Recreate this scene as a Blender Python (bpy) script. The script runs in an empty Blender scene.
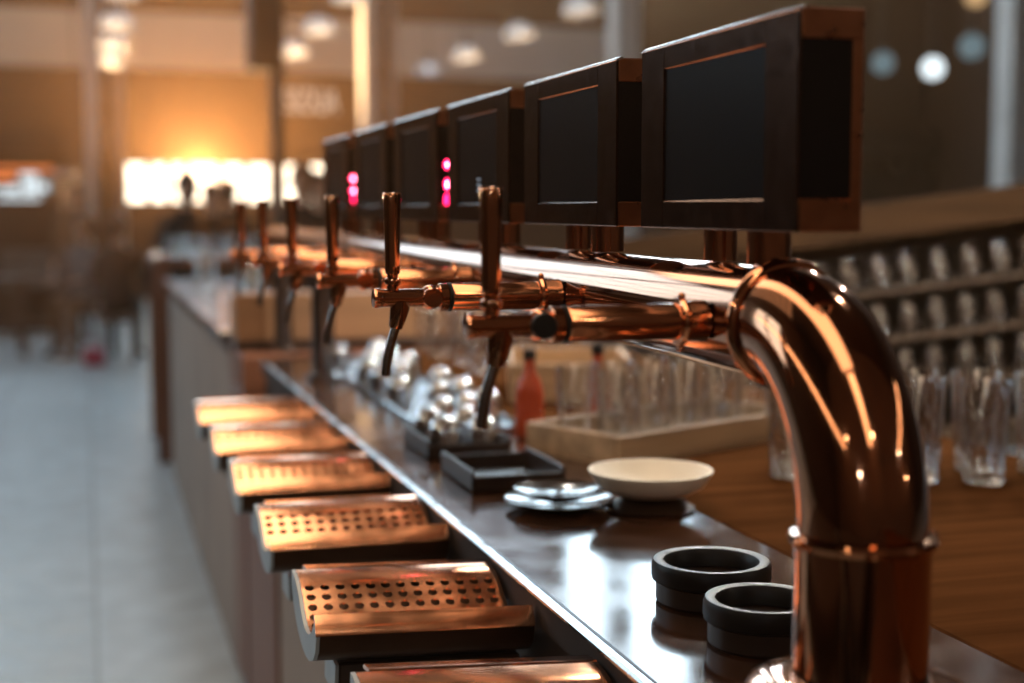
import bpy, bmesh, math, random
from mathutils import Vector, Matrix
random.seed(7)
PI = math.pi
sc = bpy.context.scene
COL = sc.collection

# ------------------------------------------------------------------ materials
def srgb(r, g, b):
    f = lambda c: (c/255/12.92) if c/255 <= .04045 else ((c/255+.055)/1.055)**2.4
    return (f(r), f(g), f(b), 1)

def mat(name, col, rough=.5, metal=0.0, var=0.0, scale=8.0, rvar=0.0, bump=0.0, trans=0.0, ior=1.45, emit=None, estr=0.0, spec=None, stretch=None, coat=0.0):
    m = bpy.data.materials.new(name); m.use_nodes = True
    nt = m.node_tree; b = nt.nodes['Principled BSDF']
    c = col if len(col) == 4 else (*col, 1)
    b.inputs['Base Color'].default_value = c
    b.inputs['Roughness'].default_value = rough
    b.inputs['Metallic'].default_value = metal
    b.inputs['IOR'].default_value = ior
    b.inputs['Transmission Weight'].default_value = trans
    b.inputs['Coat Weight'].default_value = coat
    if spec is not None: b.inputs['Specular IOR Level'].default_value = spec
    if emit:
        b.inputs['Emission Color'].default_value = (*emit[:3], 1)
        b.inputs['Emission Strength'].default_value = estr
    if var or rvar or bump:
        tc = nt.nodes.new('ShaderNodeTexCoord')
        mp = nt.nodes.new('ShaderNodeMapping')
        nt.links.new(tc.outputs['Object'], mp.inputs['Vector'])
        if stretch: mp.inputs['Scale'].default_value = stretch
        n = nt.nodes.new('ShaderNodeTexNoise'); n.inputs['Scale'].default_value = scale
        n.inputs['Detail'].default_value = 5
        nt.links.new(mp.outputs['Vector'], n.inputs['Vector'])
        if var:
            r = nt.nodes.new('ShaderNodeMapRange')
            r.inputs['From Min'].default_value = .3; r.inputs['From Max'].default_value = .7
            r.inputs['To Min'].default_value = 1-var; r.inputs['To Max'].default_value = 1+var
            nt.links.new(n.outputs['Fac'], r.inputs['Value'])
            mx = nt.nodes.new('ShaderNodeVectorMath'); mx.operation = 'SCALE'
            mx.inputs[0].default_value = c[:3]
            nt.links.new(r.outputs['Result'], mx.inputs['Scale'])
            nt.links.new(mx.outputs['Vector'], b.inputs['Base Color'])
        if rvar:
            r = nt.nodes.new('ShaderNodeMapRange')
            r.inputs['From Min'].default_value = .3; r.inputs['From Max'].default_value = .7
            r.inputs['To Min'].default_value = max(.01, rough-rvar); r.inputs['To Max'].default_value = rough+rvar
            nt.links.new(n.outputs['Fac'], r.inputs['Value'])
            nt.links.new(r.outputs['Result'], b.inputs['Roughness'])
        if bump:
            bp = nt.nodes.new('ShaderNodeBump'); bp.inputs['Strength'].default_value = bump
            bp.inputs['Distance'].default_value = .01
            nt.links.new(n.outputs['Fac'], bp.inputs['Height'])
            nt.links.new(bp.outputs['Normal'], b.inputs['Normal'])
    return m

def emis(name, col, s):
    m = bpy.data.materials.new(name); m.use_nodes = True
    nt = m.node_tree
    for n in list(nt.nodes):
        if n.type != 'OUTPUT_MATERIAL': nt.nodes.remove(n)
    e = nt.nodes.new('ShaderNodeEmission')
    e.inputs['Color'].default_value = (*col[:3], 1); e.inputs['Strength'].default_value = s
    nt.links.new(e.outputs[0], nt.nodes['Material Output'].inputs['Surface'])
    return m

M = {}
M['copper'] = mat('polished_copper', (.54, .235, .12), .10, 1, var=.10, scale=9, rvar=.05)
M['copper_pipe'] = mat('pipe_copper', (.42, .19, .10), .085, 1, var=.06, scale=7, rvar=.03)
M['copper_tray'] = mat('tray_copper', (.88, .44, .25), .17, 1, var=.14, scale=22, rvar=.05)
M['copper_box'] = mat('shaded_copper_frame', (.10, .045, .026), .16, 1, var=.10, scale=60, rvar=.03)  # copper of the long faces, their dark reflection put into the colour
M['copper_end'] = mat('brushed_copper_end', (.30, .115, .052), .30, 1, var=.10, scale=60, rvar=.04)
M['copper_edge'] = mat('worn_copper_edge', (.75, .45, .32), .22, 1)
M['black_glass'] = mat('black_glass', (.006, .005, .005), .25, spec=.08)
M['rubber'] = mat('black_rubber', (.008, .0075, .0075), .42, spec=.3, var=.2, scale=30)
M['steel'] = mat('stainless_steel', (.60, .63, .66), .16, 1, var=.08, scale=20, rvar=.05)
M['wet_steel'] = mat('wet_hammered_steel', (.66, .70, .74), .10, 1, bump=1.0, scale=38)
M['bright_steel'] = mat('bright_steel', (.80, .80, .80), .20, 1)
M['dark_steel'] = mat('dark_steel', (.30, .28, .27), .18, 1)
M['grey_metal'] = mat('grey_metal', (.33, .36, .38), .38, .6, var=.08, scale=18)
M['strip_steel'] = mat('worn_steel_strip', (.62, .64, .66), .22, 1, var=.30, scale=26, rvar=.10)
M['dark_wood'] = mat('dark_stained_wood', (.030, .016, .010), .45, var=.35, scale=5, stretch=(1, .12, 1), rvar=.1)
M['matte_wood'] = mat('matte_dark_wood', (.022, .012, .008), .7, var=.3, scale=5)
M['shaded_copper'] = mat('shaded_copper', (.055, .030, .020), .38, 1, var=.2, scale=14)  # tray copper with the shade inside and underneath put into the colour
M['slab'] = mat('wet_dark_counter', (.050, .021, .011), .12, var=.5, scale=9, rvar=.06, spec=.5)
M['brown_wood'] = mat('red_brown_wood', (.19, .070, .034), .5, var=.3, scale=4, stretch=(3, 3, .25))
M['tan_wood'] = mat('tan_wood', (.34, .18, .09), .5, var=.2, scale=4, stretch=(.3, 3, 3))
M['rack_wood'] = mat('pale_oak', (.48, .33, .20), .5, var=.3, scale=6, stretch=(.2, 5, 5))
M['shelf_wood'] = mat('shelf_wood', (.075, .047, .028), .55, var=.2, scale=6)
M['board_wood'] = mat('streaked_board', (.034, .017, .0075), .7, spec=.05, var=.55, scale=7, stretch=(.25, 8, 14))
M['pale_board'] = mat('pale_back_board', (.27, .185, .125), .6, var=.12, scale=4)
M['back_wood'] = mat('plank_wood', (.075, .030, .011), .7, spec=0.0, var=.3, scale=5, stretch=(.4, 5, 5))
M['plaster'] = mat('grey_brown_plaster', (.32, .25, .21), .75, var=.18, scale=3)
M['dark_plate'] = mat('dark_glazed_plate', (.022, .014, .010), .12, var=.2, scale=10)
M['cream'] = mat('cream_cloth', (.86, .80, .68), .7, var=.06, scale=12)
M['red_liquid'] = mat('red_syrup', (.42, .06, .02), .25)
M['band'] = mat('grey_painted_band', (.42, .40, .39), .8, var=.06, scale=.6)
M['dark_wall'] = mat('dark_brown_wall', (.062, .032, .018), .7, var=.12, scale=.8)
M['grey_stone'] = mat('pale_stone', (.62, .57, .53), .75, var=.12, scale=2)
M['iron'] = mat('dark_iron', (.030, .022, .018), .5, var=.2, scale=3)
M['cloth_black'] = mat('black_cloth', (.014, .012, .011), .85)
M['cloth_grey'] = mat('grey_cloth', (.12, .11, .11), .85)
M['cloth_brown'] = mat('brown_cloth', (.13, .065, .032), .85)
M['cloth_white'] = mat('white_cloth', (.42, .40, .36), .85)
M['skin'] = mat('skin', (.50, .27, .18), .55)
M['hair'] = mat('dark_hair', (.022, .014, .010), .6)
M['pink'] = mat('pink_leather', (.50, .05, .09), .5)
M['stool'] = mat('stool_wood', (.10, .045, .022), .5, var=.2, scale=6)
M['cabinet'] = mat('grey_cabinet', (.14, .105, .085), .6, var=.1, scale=3)
M['red_led'] = emis('red_led', (1.0, .012, .10), 9)
M['red_core'] = emis('red_led_core', (1.0, .22, .38), 26)
M['screen_pale'] = emis('pale_screen_bar', (.75, .85, 1.0), .35)
M['sky_blue'] = emis('window_daylight', (.66, .86, 1.0), 6.0)
M['sky_low'] = emis('shaded_daylight', (.66, .80, .95), .8)
M['sky_dim'] = emis('dim_daylight', (.66, .86, 1.0), 4.5)
M['sky_bright'] = emis('bright_daylight', (.70, .88, 1.0), 17.0)
M['sky_side'] = emis('side_daylight', (.66, .86, 1.0), 5.5)
M['top_fill'] = emis('skylight_fill', (1.0, .76, .55), .6)
M['sun_low'] = emis('low_window_sun', (1.0, .84, .62), 4.0)
M['kiosk_white'] = emis('lit_white_panel', (.80, .94, 1.0), 1.1)
M['kiosk_orange'] = emis('lit_orange_sign', (1.0, .25, .07), 1.0)
M['bulb_warm'] = emis('warm_bulb', (1.0, .80, .55), 10)
M['bulb_cool'] = emis('cool_bulb', (.86, .94, 1.0), 3.5)
M['counter_fill'] = emis('counter_fill_bulb', (1.0, .90, .78), 120)
M['rack_fill'] = emis('rack_fill_bulb', (1.0, .92, .82), 1300)
M['broad_fill'] = emis('warm_broad_fill', (1.0, .74, .52), 4.6)
M['mid_fill'] = emis('warm_mid_fill', (1.0, .74, .50), 6.5)
M['strip_fill'] = emis('warm_strip_fill', (1.0, .74, .50), 11)
M['sign_letters'] = emis('lit_letters', (1.0, .82, .64), .6)

def thin_glass(name, tint, refl=1.0, add=.04):
    m = bpy.data.materials.new(name); m.use_nodes = True
    nt = m.node_tree
    for n in list(nt.nodes):
        if n.type != 'OUTPUT_MATERIAL': nt.nodes.remove(n)
    tr = nt.nodes.new('ShaderNodeBsdfTransparent'); tr.inputs['Color'].default_value = (*tint, 1)
    gl_ = nt.nodes.new('ShaderNodeBsdfGlossy'); gl_.inputs['Roughness'].default_value = .03; gl_.inputs['Color'].default_value = (1, 1, 1, 1)
    lw = nt.nodes.new('ShaderNodeFresnel'); lw.inputs['IOR'].default_value = 1.55
    mu = nt.nodes.new('ShaderNodeMath'); mu.operation = 'MULTIPLY_ADD'; mu.inputs[1].default_value = refl; mu.inputs[2].default_value = add; mu.use_clamp = True
    mx = nt.nodes.new('ShaderNodeMixShader')
    nt.links.new(lw.outputs[0], mu.inputs[0]); nt.links.new(mu.outputs[0], mx.inputs[0])
    nt.links.new(tr.outputs[0], mx.inputs[1]); nt.links.new(gl_.outputs[0], mx.inputs[2])
    nt.links.new(mx.outputs[0], nt.nodes['Material Output'].inputs['Surface'])
    return m
M['glass'] = thin_glass('clear_glass', (.97, .98, .98), .45)
M['tall_clear'] = thin_glass('tall_clear_glass', (.96, .97, .98), .5, .075)
M['rack_glass'] = thin_glass('rack_glass', (.95, .96, .97), .75, .15)
def frosted(name):
    m = thin_glass(name, (.80, .80, .80), 1.0, .06); nt = m.node_tree
    out = nt.nodes['Material Output']; src = out.inputs['Surface'].links[0].from_socket
    tl_ = nt.nodes.new('ShaderNodeBsdfTranslucent'); tl_.inputs['Color'].default_value = (.85, .86, .88, 1)
    mx = nt.nodes.new('ShaderNodeMixShader'); mx.inputs[0].default_value = .40
    nt.links.new(src, mx.inputs[1]); nt.links.new(tl_.outputs[0], mx.inputs[2]); nt.links.new(mx.outputs[0], out.inputs['Surface'])
    return m
M['dome_glass'] = frosted('frosted_lamp_glass')

def floor_mat():
    m = bpy.data.materials.new('blue_grey_floor_tile'); m.use_nodes = True
    nt = m.node_tree; b = nt.nodes['Principled BSDF']
    tc = nt.nodes.new('ShaderNodeTexCoord')
    br = nt.nodes.new('ShaderNodeTexBrick')
    br.inputs['Scale'].default_value = 1.0
    br.inputs['Mortar Size'].default_value = .006
    br.inputs['Brick Width'].default_value = .95; br.inputs['Row Height'].default_value = .62
    br.inputs['Color1'].default_value = (.47, .53, .565, 1)
    br.inputs['Color2'].default_value = (.41, .47, .505, 1)
    br.inputs['Mortar'].default_value = (.21, .24, .255, 1)
    mp = nt.nodes.new('ShaderNodeMapping'); mp.inputs['Rotation'].default_value = (0, 0, PI/2)
    nt.links.new(tc.outputs['Object'], mp.inputs['Vector'])
    nt.links.new(mp.outputs['Vector'], br.inputs['Vector'])
    n = nt.nodes.new('ShaderNodeTexNoise'); n.inputs['Scale'].default_value = 6; n.inputs['Detail'].default_value = 7
    nt.links.new(tc.outputs['Object'], n.inputs['Vector'])
    r = nt.nodes.new('ShaderNodeMapRange')
    r.inputs['From Min'].default_value = .3; r.inputs['From Max'].default_value = .7
    r.inputs['To Min'].default_value = .78; r.inputs['To Max'].default_value = 1.2
    nt.links.new(n.outputs['Fac'], r.inputs['Value'])
    v = nt.nodes.new('ShaderNodeVectorMath'); v.operation = 'SCALE'
    nt.links.new(br.outputs['Color'], v.inputs[0]); nt.links.new(r.outputs['Result'], v.inputs['Scale'])
    nt.links.new(v.outputs['Vector'], b.inputs['Base Color'])
    r2 = nt.nodes.new('ShaderNodeMapRange')
    r2.inputs['To Min'].default_value = .22; r2.inputs['To Max'].default_value = .5
    nt.links.new(n.outputs['Fac'], r2.inputs['Value']); nt.links.new(r2.outputs['Result'], b.inputs['Roughness'])
    return m
M['floor'] = floor_mat()

# ------------------------------------------------------------------ mesh builder
class MB:
    def __init__(self): self.bm = bmesh.new()
    def quad(self, pts, mi=0):
        f = self.bm.faces.new([self.bm.verts.new(p) for p in pts]); f.material_index = mi; return f
    def box(self, x0, x1, y0, y1, z0, z1, bev=0.0, mi=0, rot=None, at=None):
        g = bmesh.ops.create_cube(self.bm, size=1)
        vs = g['verts']
        for v in vs:
            v.co = Vector((x0+(v.co.x+.5)*(x1-x0), y0+(v.co.y+.5)*(y1-y0), z0+(v.co.z+.5)*(z1-z0)))
        fs = {f for v in vs for f in v.link_faces}
        for f in fs: f.material_index = mi
        if bev:
            es = list({e for v in vs for e in v.link_edges})
            r = bmesh.ops.bevel(self.bm, geom=es, offset=bev, segments=1, profile=.5, affect='EDGES')
            vs = list({v for f in r['faces'] for v in f.verts} | {v for v in vs if v.is_valid})
            for f in r['faces']: f.material_index = mi
        if rot is not None:
            for v in vs: v.co = rot @ v.co
        if at is not None:
            for v in vs: v.co += Vector(at)
        return vs
    def rings(self, rings, closed=True, caps=True, mi=0):
        """rings: list of lists of points; joined into a tube."""
        R = [[self.bm.verts.new(p) for p in r] for r in rings]
        n = len(R[0])
        for a, b in zip(R, R[1:]):
            for i in range(n if closed else n-1):
                j = (i+1) % n
                f = self.bm.faces.new((a[i], a[j], b[j], b[i])); f.material_index = mi
        if caps:
            for r, rev in ((R[0], True), (R[-1], False)):
                f = self.bm.faces.new(list(reversed(r)) if rev else r); f.material_index = mi
        return R
    def lathe(self, prof, axis='Z', at=(0, 0, 0), seg=32, caps=True, mi=0):
        """prof: list of (r, h) along the axis."""
        at = Vector(at); rr = []
        for r, h in prof:
            r = max(r, 1e-5); ring = []
            for i in range(seg):
                a = 2*PI*i/seg; u, v = r*math.cos(a), r*math.sin(a)
                p = {'Z': (u, v, h), 'X': (h, u, v), 'Y': (v, h, u)}[axis]
                ring.append(at+Vector(p))
            rr.append(ring)
        return self.rings(rr, caps=caps, mi=mi)
    def tube(self, path, rad, seg=16, mi=0, caps=True):
        P = [Vector(p) for p in path]; n = len(P)
        rads = rad if isinstance(rad, (list, tuple)) else [rad]*n
        T = []
        for i in range(n):
            t = (P[min(i+1, n-1)]-P[max(i-1, 0)]); T.append(t.normalized())
        ref = Vector((0, 0, 1)) if abs(T[0].z) < .9 else Vector((1, 0, 0))
        u = (ref - ref.dot(T[0])*T[0]).normalized(); rr = []
        for i in range(n):
            u = (u - u.dot(T[i])*T[i]).normalized(); w = T[i].cross(u)
            rr.append([P[i]+rads[i]*(math.cos(2*PI*k/seg)*u+math.sin(2*PI*k/seg)*w) for k in range(seg)])
        return self.rings(rr, caps=caps, mi=mi)
    def sphere(self, c, r, seg=20, mi=0, sz=(1, 1, 1)):
        g = bmesh.ops.create_uvsphere(self.bm, u_segments=seg, v_segments=max(8, seg//2), radius=1)
        for v in g['verts']: v.co = Vector(c)+Vector((v.co.x*r*sz[0], v.co.y*r*sz[1], v.co.z*r*sz[2]))
        for f in {f for v in g['verts'] for f in v.link_faces}: f.material_index = mi
    def torus(self, c, R, r, axis='Z', seg=40, ms=12, mi=0):
        pts = [(R+r*math.cos(2*PI*k/ms), r*math.sin(2*PI*k/ms)) for k in range(ms)]
        pts.append(pts[0])
        self.lathe(pts, axis, c, seg, caps=False, mi=mi)
    def prism(self, poly, x0, x1, mi=0):
        """poly: (y, z) outline extruded from x0 to x1."""
        self.rings([[(x0, y, z) for y, z in poly], [(x1, y, z) for y, z in poly]], mi=mi)
    def build(self, name, m, parent=None, smooth=35, loc=None):
        bm = self.bm
        bmesh.ops.remove_doubles(bm, verts=bm.verts, dist=1e-6)
        bmesh.ops.recalc_face_normals(bm, faces=bm.faces)
        me = bpy.data.meshes.new(name); bm.to_mesh(me); bm.free()
        for k in (m if isinstance(m, (list, tuple)) else [m]): me.materials.append(M[k] if isinstance(k, str) else k)
        if smooth:
            for p in me.polygons: p.use_smooth = True
            me.set_sharp_from_angle(angle=math.radians(smooth))
        o = bpy.data.objects.new(name, me); COL.objects.link(o)
        if parent: o.parent = parent
        if loc: o.location = loc
        return o

def tag(o, label=None, cat=None, group=None, kind=None):
    if label: o['label'] = label
    if cat: o['category'] = cat
    if group: o['group'] = group
    if kind: o['kind'] = kind
    return o
def empty(name, loc=(0, 0, 0), label=None, cat=None, group=None, rot=(0, 0, 0)):
    o = bpy.data.objects.new(name, None); COL.objects.link(o); o.location = loc; o.rotation_euler = rot
    o.empty_display_size = .05
    return tag(o, label, cat, group)
def copy_tree(o, loc=None, label=None, group=None, rot=None):
    c = o.copy(); COL.objects.link(c)
    if loc is not None: c.location = loc
    if rot is not None: c.rotation_euler = rot
    if label: c['label'] = label
    if group: c['group'] = group
    for ch in list(o.children):
        d = ch.copy(); COL.objects.link(d); d.parent = c
        for g in list(ch.children):
            e = g.copy(); COL.objects.link(e); e.parent = d
    return c
def one(mb, name, m, label, cat, group=None, kind=None, loc=None, smooth=35):
    return tag(mb.build(name, m, None, smooth, loc), label, cat, group, kind)
ORD = ['first', 'second', 'third', 'fourth', 'fifth', 'sixth', 'seventh', 'eighth']

# ================================================================== the hall
YB = 25.0
def struct(mb, name, m, label, cat, smooth=35):
    return one(mb, name, m, label, cat, None, 'structure', smooth=smooth)

b = MB(); b.box(-9, 16, -8, 26, -.12, 0); struct(b, 'floor', 'floor', 'blue-grey tiled market hall floor', 'floor', 0)
b = MB()
b.box(-9, 16, YB, YB+.3, 0, 1.64, mi=0); b.box(-9, 16, YB, YB+.3, 2.28, 3.86, mi=0)
b.box(-9, .70, YB, YB+.3, 1.64, 2.28); b.box(3.08, 3.24, YB, YB+.3, 1.64, 2.28); b.box(4.15, 16, YB, YB+.3, 1.64, 2.28)
b.box(-9, 9.6, YB-.06, YB+.3, 3.86, 4.80, mi=1); b.box(9.6, 16, YB, YB+.3, 3.86, 4.80, mi=0)
b.box(-9, 16, YB, YB+.3, 4.80, 5.6, mi=0); b.box(-9, 16, YB, YB+.3, 11.2, 12.0)
for x in (-9, -4.2, -.0, 4.2, 8.4, 11.3):
    b.box(x-.25 if x > -9 else x, x+.25, YB, YB+.3, 5.6, 11.2)
b.box(11.3, 16, YB, YB+.3, 5.6, 11.2)
struct(b, 'wall_back', ['dark_wall', 'band'], 'dark far wall with a pale grey painted band', 'wall', 0)
b = MB(); b.box(-9.3, -9, -8, 25.3, 0, 3.0); b.box(-9.3, -9, -8, 25.3, 8.5, 12); b.box(-9.3, -9, -8, 8.6, 3, 8.5); b.box(-9.3, -9, 15.2, 25.3, 3, 8.5)
for y in (11.9,): b.box(-9.3, -9, y-.3, y+.3, 3, 8.5)
struct(b, 'wall_left', 'dark_wall', 'dark brown side wall of the hall', 'wall', 0)
b = MB(); b.box(16, 16.3, -8, 25.3, 0, 12); struct(b, 'wall_right', 'dark_wall', 'dark side wall behind the glass racks', 'wall', 0)
b = MB(); b.box(-9.3, 16.3, -2.6, -2.3, 0, 12); struct(b, 'wall_front', 'dark_wall', 'dark wall behind the viewpoint', 'wall', 0)
# ceiling, with the bounds of the added skylight
b = MB(); SX0, SX1, SY0, SY1, CZ = -7.0, -1.2, 6.0, 20.0, 12.0
CZ = 12.0
b.box(-9.3, 16.3, -8.3, 25.3, CZ, CZ+.2); struct(b, 'ceiling', 'dark_wall', 'dark hall ceiling high above the bar', 'ceiling', 0)
# clerestory windows high on the far wall
xs = [-9, -4.2, 0, 4.2, 8.4, 11.3, 16]
wn = 1
for i in range(5):
    x0, x1 = xs[i]+.25, xs[i+1]-.25
    w = empty('window_%d' % wn, ((x0+x1)/2, YB, 5.6), 'tall daylight window high on the far wall', 'window'); w['kind'] = 'structure'
    for (za, zb, mk_) in (((0, 5.6, 'sky_dim'),), ((0, 5.6, 'sky_dim'),), ((0, 5.6, 'sky_blue'),), ((0, 2.9, 'sky_low'), (2.9, 5.6, 'sky_bright')), ((0, 5.6, 'sky_bright'),))[i]:
        p = MB(); p.box(-(x1-x0)/2, (x1-x0)/2, .12, .14, za, zb); p.build('pane', mk_, w, 0)
    f = MB()
    for k in range(1, 4):
        xx = -(x1-x0)/2+(x1-x0)*k/4; f.box(xx-.03, xx+.03, .02, .1, 0, 5.6)
    for k in range(1, 4): f.box(-(x1-x0)/2, (x1-x0)/2, .02, .1, 5.6*k/4-.03, 5.6*k/4+.03)
    f.build('window_frame', 'iron', w, 0)
    wn += 1
for (y0, y1) in ((8.6, 11.6), (12.2, 15.2)):
    w = empty('window_%d' % wn, (-9, (y0+y1)/2, 3.0), 'tall daylight window in the side wall', 'window'); w['kind'] = 'structure'
    h_ = (y1-y0)/2
    p = MB(); p.box(-.14, -.12, -h_, h_, 0, 5.5); p.build('pane', 'sky_side', w, 0)
    f = MB()
    for k in range(1, 4): f.box(-.1, -.02, -h_+h_*k/2-.03, -h_+h_*k/2+.03, 0, 5.5); f.box(-.1, -.02, -h_, h_, 5.5*k/4-.03, 5.5*k/4+.03)
    f.build('window_frame', 'iron', w, 0)
    wn += 1
# low bright windows with the sun behind them
for (x0, x1, cuts, lab) in ((.70, 3.08, (1.05, 1.37, 1.68, 2.25, 2.68), 'wide sunlit window band low on the far wall'),
                             (3.24, 4.15, (3.70,), 'narrow sunlit window behind the beer taps')):
    w = empty('window_%d' % wn, (0, YB, 1.64), lab, 'window'); w['kind'] = 'structure'
    p = MB(); p.box(x0, x1, .10, .12, 0, .64); p.build('pane', 'sun_low', w, 0)
    f = MB()
    for c in cuts: f.box(c-.05, c+.05, .0, .08, 0, .64)
    f.box(x0, x1, .0, .08, .24, .27)
    f.build('window_frame', 'iron', w, 0)
    wn += 1
# unseen glowing skylight, added to light the far hall
w = empty('window_%d' % wn, (0, 0, 0), 'unseen roof skylight added to light the hall', 'window'); w['kind'] = 'structure'
SZ = 11.6
p = MB(); p.box(SX0, SX1, SY0, SY1, SZ, SZ+.03); p.build('pane', 'top_fill', w, 0)
f = MB()
for k in range(11):
    y = SY0+(SY1-SY0)*k/10; f.box(SX0, SX1, y-.05, y+.05, SZ-.1, SZ)
for k in range(5):
    x = SX0+(SX1-SX0)*k/4; f.box(x-.05, x+.05, SY0, SY1, SZ-.14, SZ)
f.build('window_frame', 'iron', w, 0)
b = MB(); b.box(-9.3, 16.3, -8.3, SY0, SZ, SZ+.1); b.box(-9.3, 16.3, SY1, 25.3, 12.0-.2, 12-.1)
b.box(-9.3, SX0, SY0, SY1, SZ, SZ+.1); b.box(SX1, 16.3, SY0, SY1, SZ, SZ+.1)
struct(b, 'trim_1', 'dark_wall', 'dark lower roof around the added skylight', 'ceiling', 0)

# pillars
def stone_pillar(x0, x1, y, label, core=True):
    b = MB(); w = x1-x0; d = .45
    b.box(x0, x1, y, y+d, 0, 11.55, .02)
    b.box(x0-.06, x1+.06, y-.06, y+d+.06, 0, .25, .02)
    struct(b, 'pillar', 'grey_stone', label, 'pillar')
    if core:
        cx = (x0+x1)/2
        t = empty('iron_downpipe', (cx, y-.14, 0), label.replace('pale stone pillar', 'dark iron pipe on a stepped foot in front of the pale pillar'), 'pipe')
        t['kind'] = 'structure'
        p = MB(); p.lathe([(.075, 2.30), (.075, 8.9)], 'Z'); p.build('pipe', 'iron', t)
        p = MB(); p.box(-.13, .13, -.12, .12, 0, 2.15, .02); p.box(-.10, .10, -.10, .10, 2.15, 2.30, .02); p.build('pedestal', 'iron', t)
        p = MB()
        for z in (2.9, 3.5, 4.4): p.lathe([(.075, z-.04), (.10, z-.03), (.10, z+.03), (.075, z+.04)], 'Z', seg=24, caps=False)
        p.build('pipe_clamp', 'iron', t)
stone_pillar(.03, .57, 21.0, 'pale stone pillar beside the column of glass dome lamps')
stone_pillar(4.00, 4.50, 21.0, 'pale stone pillar rising behind the middle display boxes')
stone_pillar(7.98, 8.36, 21.0, 'pale stone pillar behind the tallest display box', False)
stone_pillar(12.98, 13.38, 18.0, 'pale stone pillar at the far right of the hall', False)
b = MB(); b.box(1.33, 1.62, 12.0, 12.3, 2.66, 11.55, .02); b.box(1.525, 1.615, 12.02, 12.28, .3, 2.66, .01); b.box(1.48, 1.66, 11.97, 12.33, 0, .3, .02)
struct(b, 'pillar', 'iron', 'dark column with a wide upper half between the two groups of glass lamps', 'pillar')
# dark upper storefront bands on the right
b = MB(); b.box(9.8, 15.9, 24.3, 24.9, 2.6, 3.0, .02); b.box(9.8, 15.9, 24.3, 24.9, 0, 2.2, .02); b.box(10.0, 10.3, 24.3, 24.9, 2.2, 2.6); b.box(15.2, 15.6, 24.3, 24.9, 2.2, 2.6)
one(b, 'market_kiosk', 'dark_wood', 'dark market kiosk against the far wall on the right', 'kiosk', smooth=0)
# sign letters
def text_mesh(s, size, depth, name, m, parent=None, loc=(0, 0, 0), rot=(PI/2, 0, 0), sx=1.0):
    cu = bpy.data.curves.new(name+'_curve', 'FONT'); cu.body = s; cu.size = size; cu.extrude = depth; cu.align_x = 'LEFT'
    t = bpy.data.objects.new(name+'_tmp', cu); COL.objects.link(t)
    dg = bpy.context.evaluated_depsgraph_get(); me = bpy.data.meshes.new_from_object(t.evaluated_get(dg))
    bpy.data.objects.remove(t); me.materials.clear(); me.materials.append(M[m])
    o = bpy.data.objects.new(name, me); COL.objects.link(o); o.location = loc; o.rotation_euler = rot; o.scale = (sx, 1, 1)
    if parent: o.parent = parent
    return o
sg = empty('shop_sign', (3.30, 24.86, 3.05), 'dark shop sign with pale raised letters below the grey band', 'sign')
p = MB(); p.box(-.12, 1.05, 0, .10, 0, .70, .01); p.build('sign_board', 'dark_wall', sg, 0)
text_mesh('SSOUA', .60, .02, 'lettering', 'sign_letters', sg, (.03, -.02, .13), sx=.50)

# ================================================================== the bar counter
bar = empty('bar_counter', (.6, .4, 0), 'long dark bar counter carrying the copper beer tower', 'bar counter')
def bp(mb, name, m, smooth=20):
    o = mb.build(name, m, None, smooth); o.parent = bar; o.location = (-.6, -.4, 0); return o
Y0, Y1 = -2.0, 4.15
b = MB(); b.box(.488, .83, Y0, Y1, 1.030, 1.07, .002); bp(b, 'counter_slab', 'slab')
b = MB(); b.box(.4765, .4878, Y0, Y1, 1.0610, 1.0700, .0030); bp(b, 'edge_strip', 'strip_steel')
b = MB(); b.box(.480, .4878, Y0, Y1, 1.030, 1.0608); bp(b, 'edge_board', 'matte_wood', 0)
b = MB(); b.box(.492, .52, Y0, Y1, .70, 1.029); bp(b, 'apron_board', 'matte_wood', 0)
b = MB(); b.box(.455, .491, Y0, Y1, .70, .90); b.box(.44, .80, Y0, 3.50, .10, .70); bp(b, 'front_panel', 'plaster', 0)
b = MB(); b.box(.43, .80, 3.50, 4.15, .06, .95, .004); bp(b, 'wooden_post', 'brown_wood', 0)
b = MB(); b.box(.50, .78, Y0, 4.15, 0, .10); bp(b, 'plinth', 'dark_wood', 0)
fc = empty('far_counter', (.8, 4.2, 0), 'raised far counter with a shiny steel top beyond the beer tower', 'counter')
def fp(mb, name, m, smooth=20):
    o = mb.build(name, m, None, smooth); o.parent = fc; o.location = (-.8, -4.2, 0); return o
b = MB(); b.box(.43, .80, 4.20, 4.54, .06, .96, .004); fp(b, 'wooden_post', 'brown_wood', 0)
b = MB(); b.box(.44, .499, 4.545, 8.2, .004, .1002); b.box(.44, .80, 4.545, 8.2, .10, 1.04); fp(b, 'front_panel', 'plaster', 0)
b = MB(); b.box(.50, .78, 4.20, 8.2, 0, .10); fp(b, 'plinth', 'dark_wood', 0)
b = MB(); b.box(.40, .826, 4.62, 8.2, 1.075, 1.115, .004); fp(b, 'steel_top', 'steel', 0)
b = MB(); b.box(.43, .82, 4.63, 8.1, 1.041, 1.075); fp(b, 'top_rail', 'dark_wood', 0)
b = MB(); b.box(.43, .826, 4.20, 4.56, .961, 1.07, .003); fp(b, 'end_block', 'brown_wood', 0)
pb = empty('partition_box', (.85, 4.38, 1.0702), 'tan wooden box standing across the far end of the counter', 'box')
b = MB(); b.box(-.42, .42, .0, .16, .03, .175, .004); b.build('box_body', 'tan_wood', pb)
b = MB(); b.box(-.42, .42, -.004, .164, 0.0, .03, .003); b.build('base_rail', 'dark_wood', pb)
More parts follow.
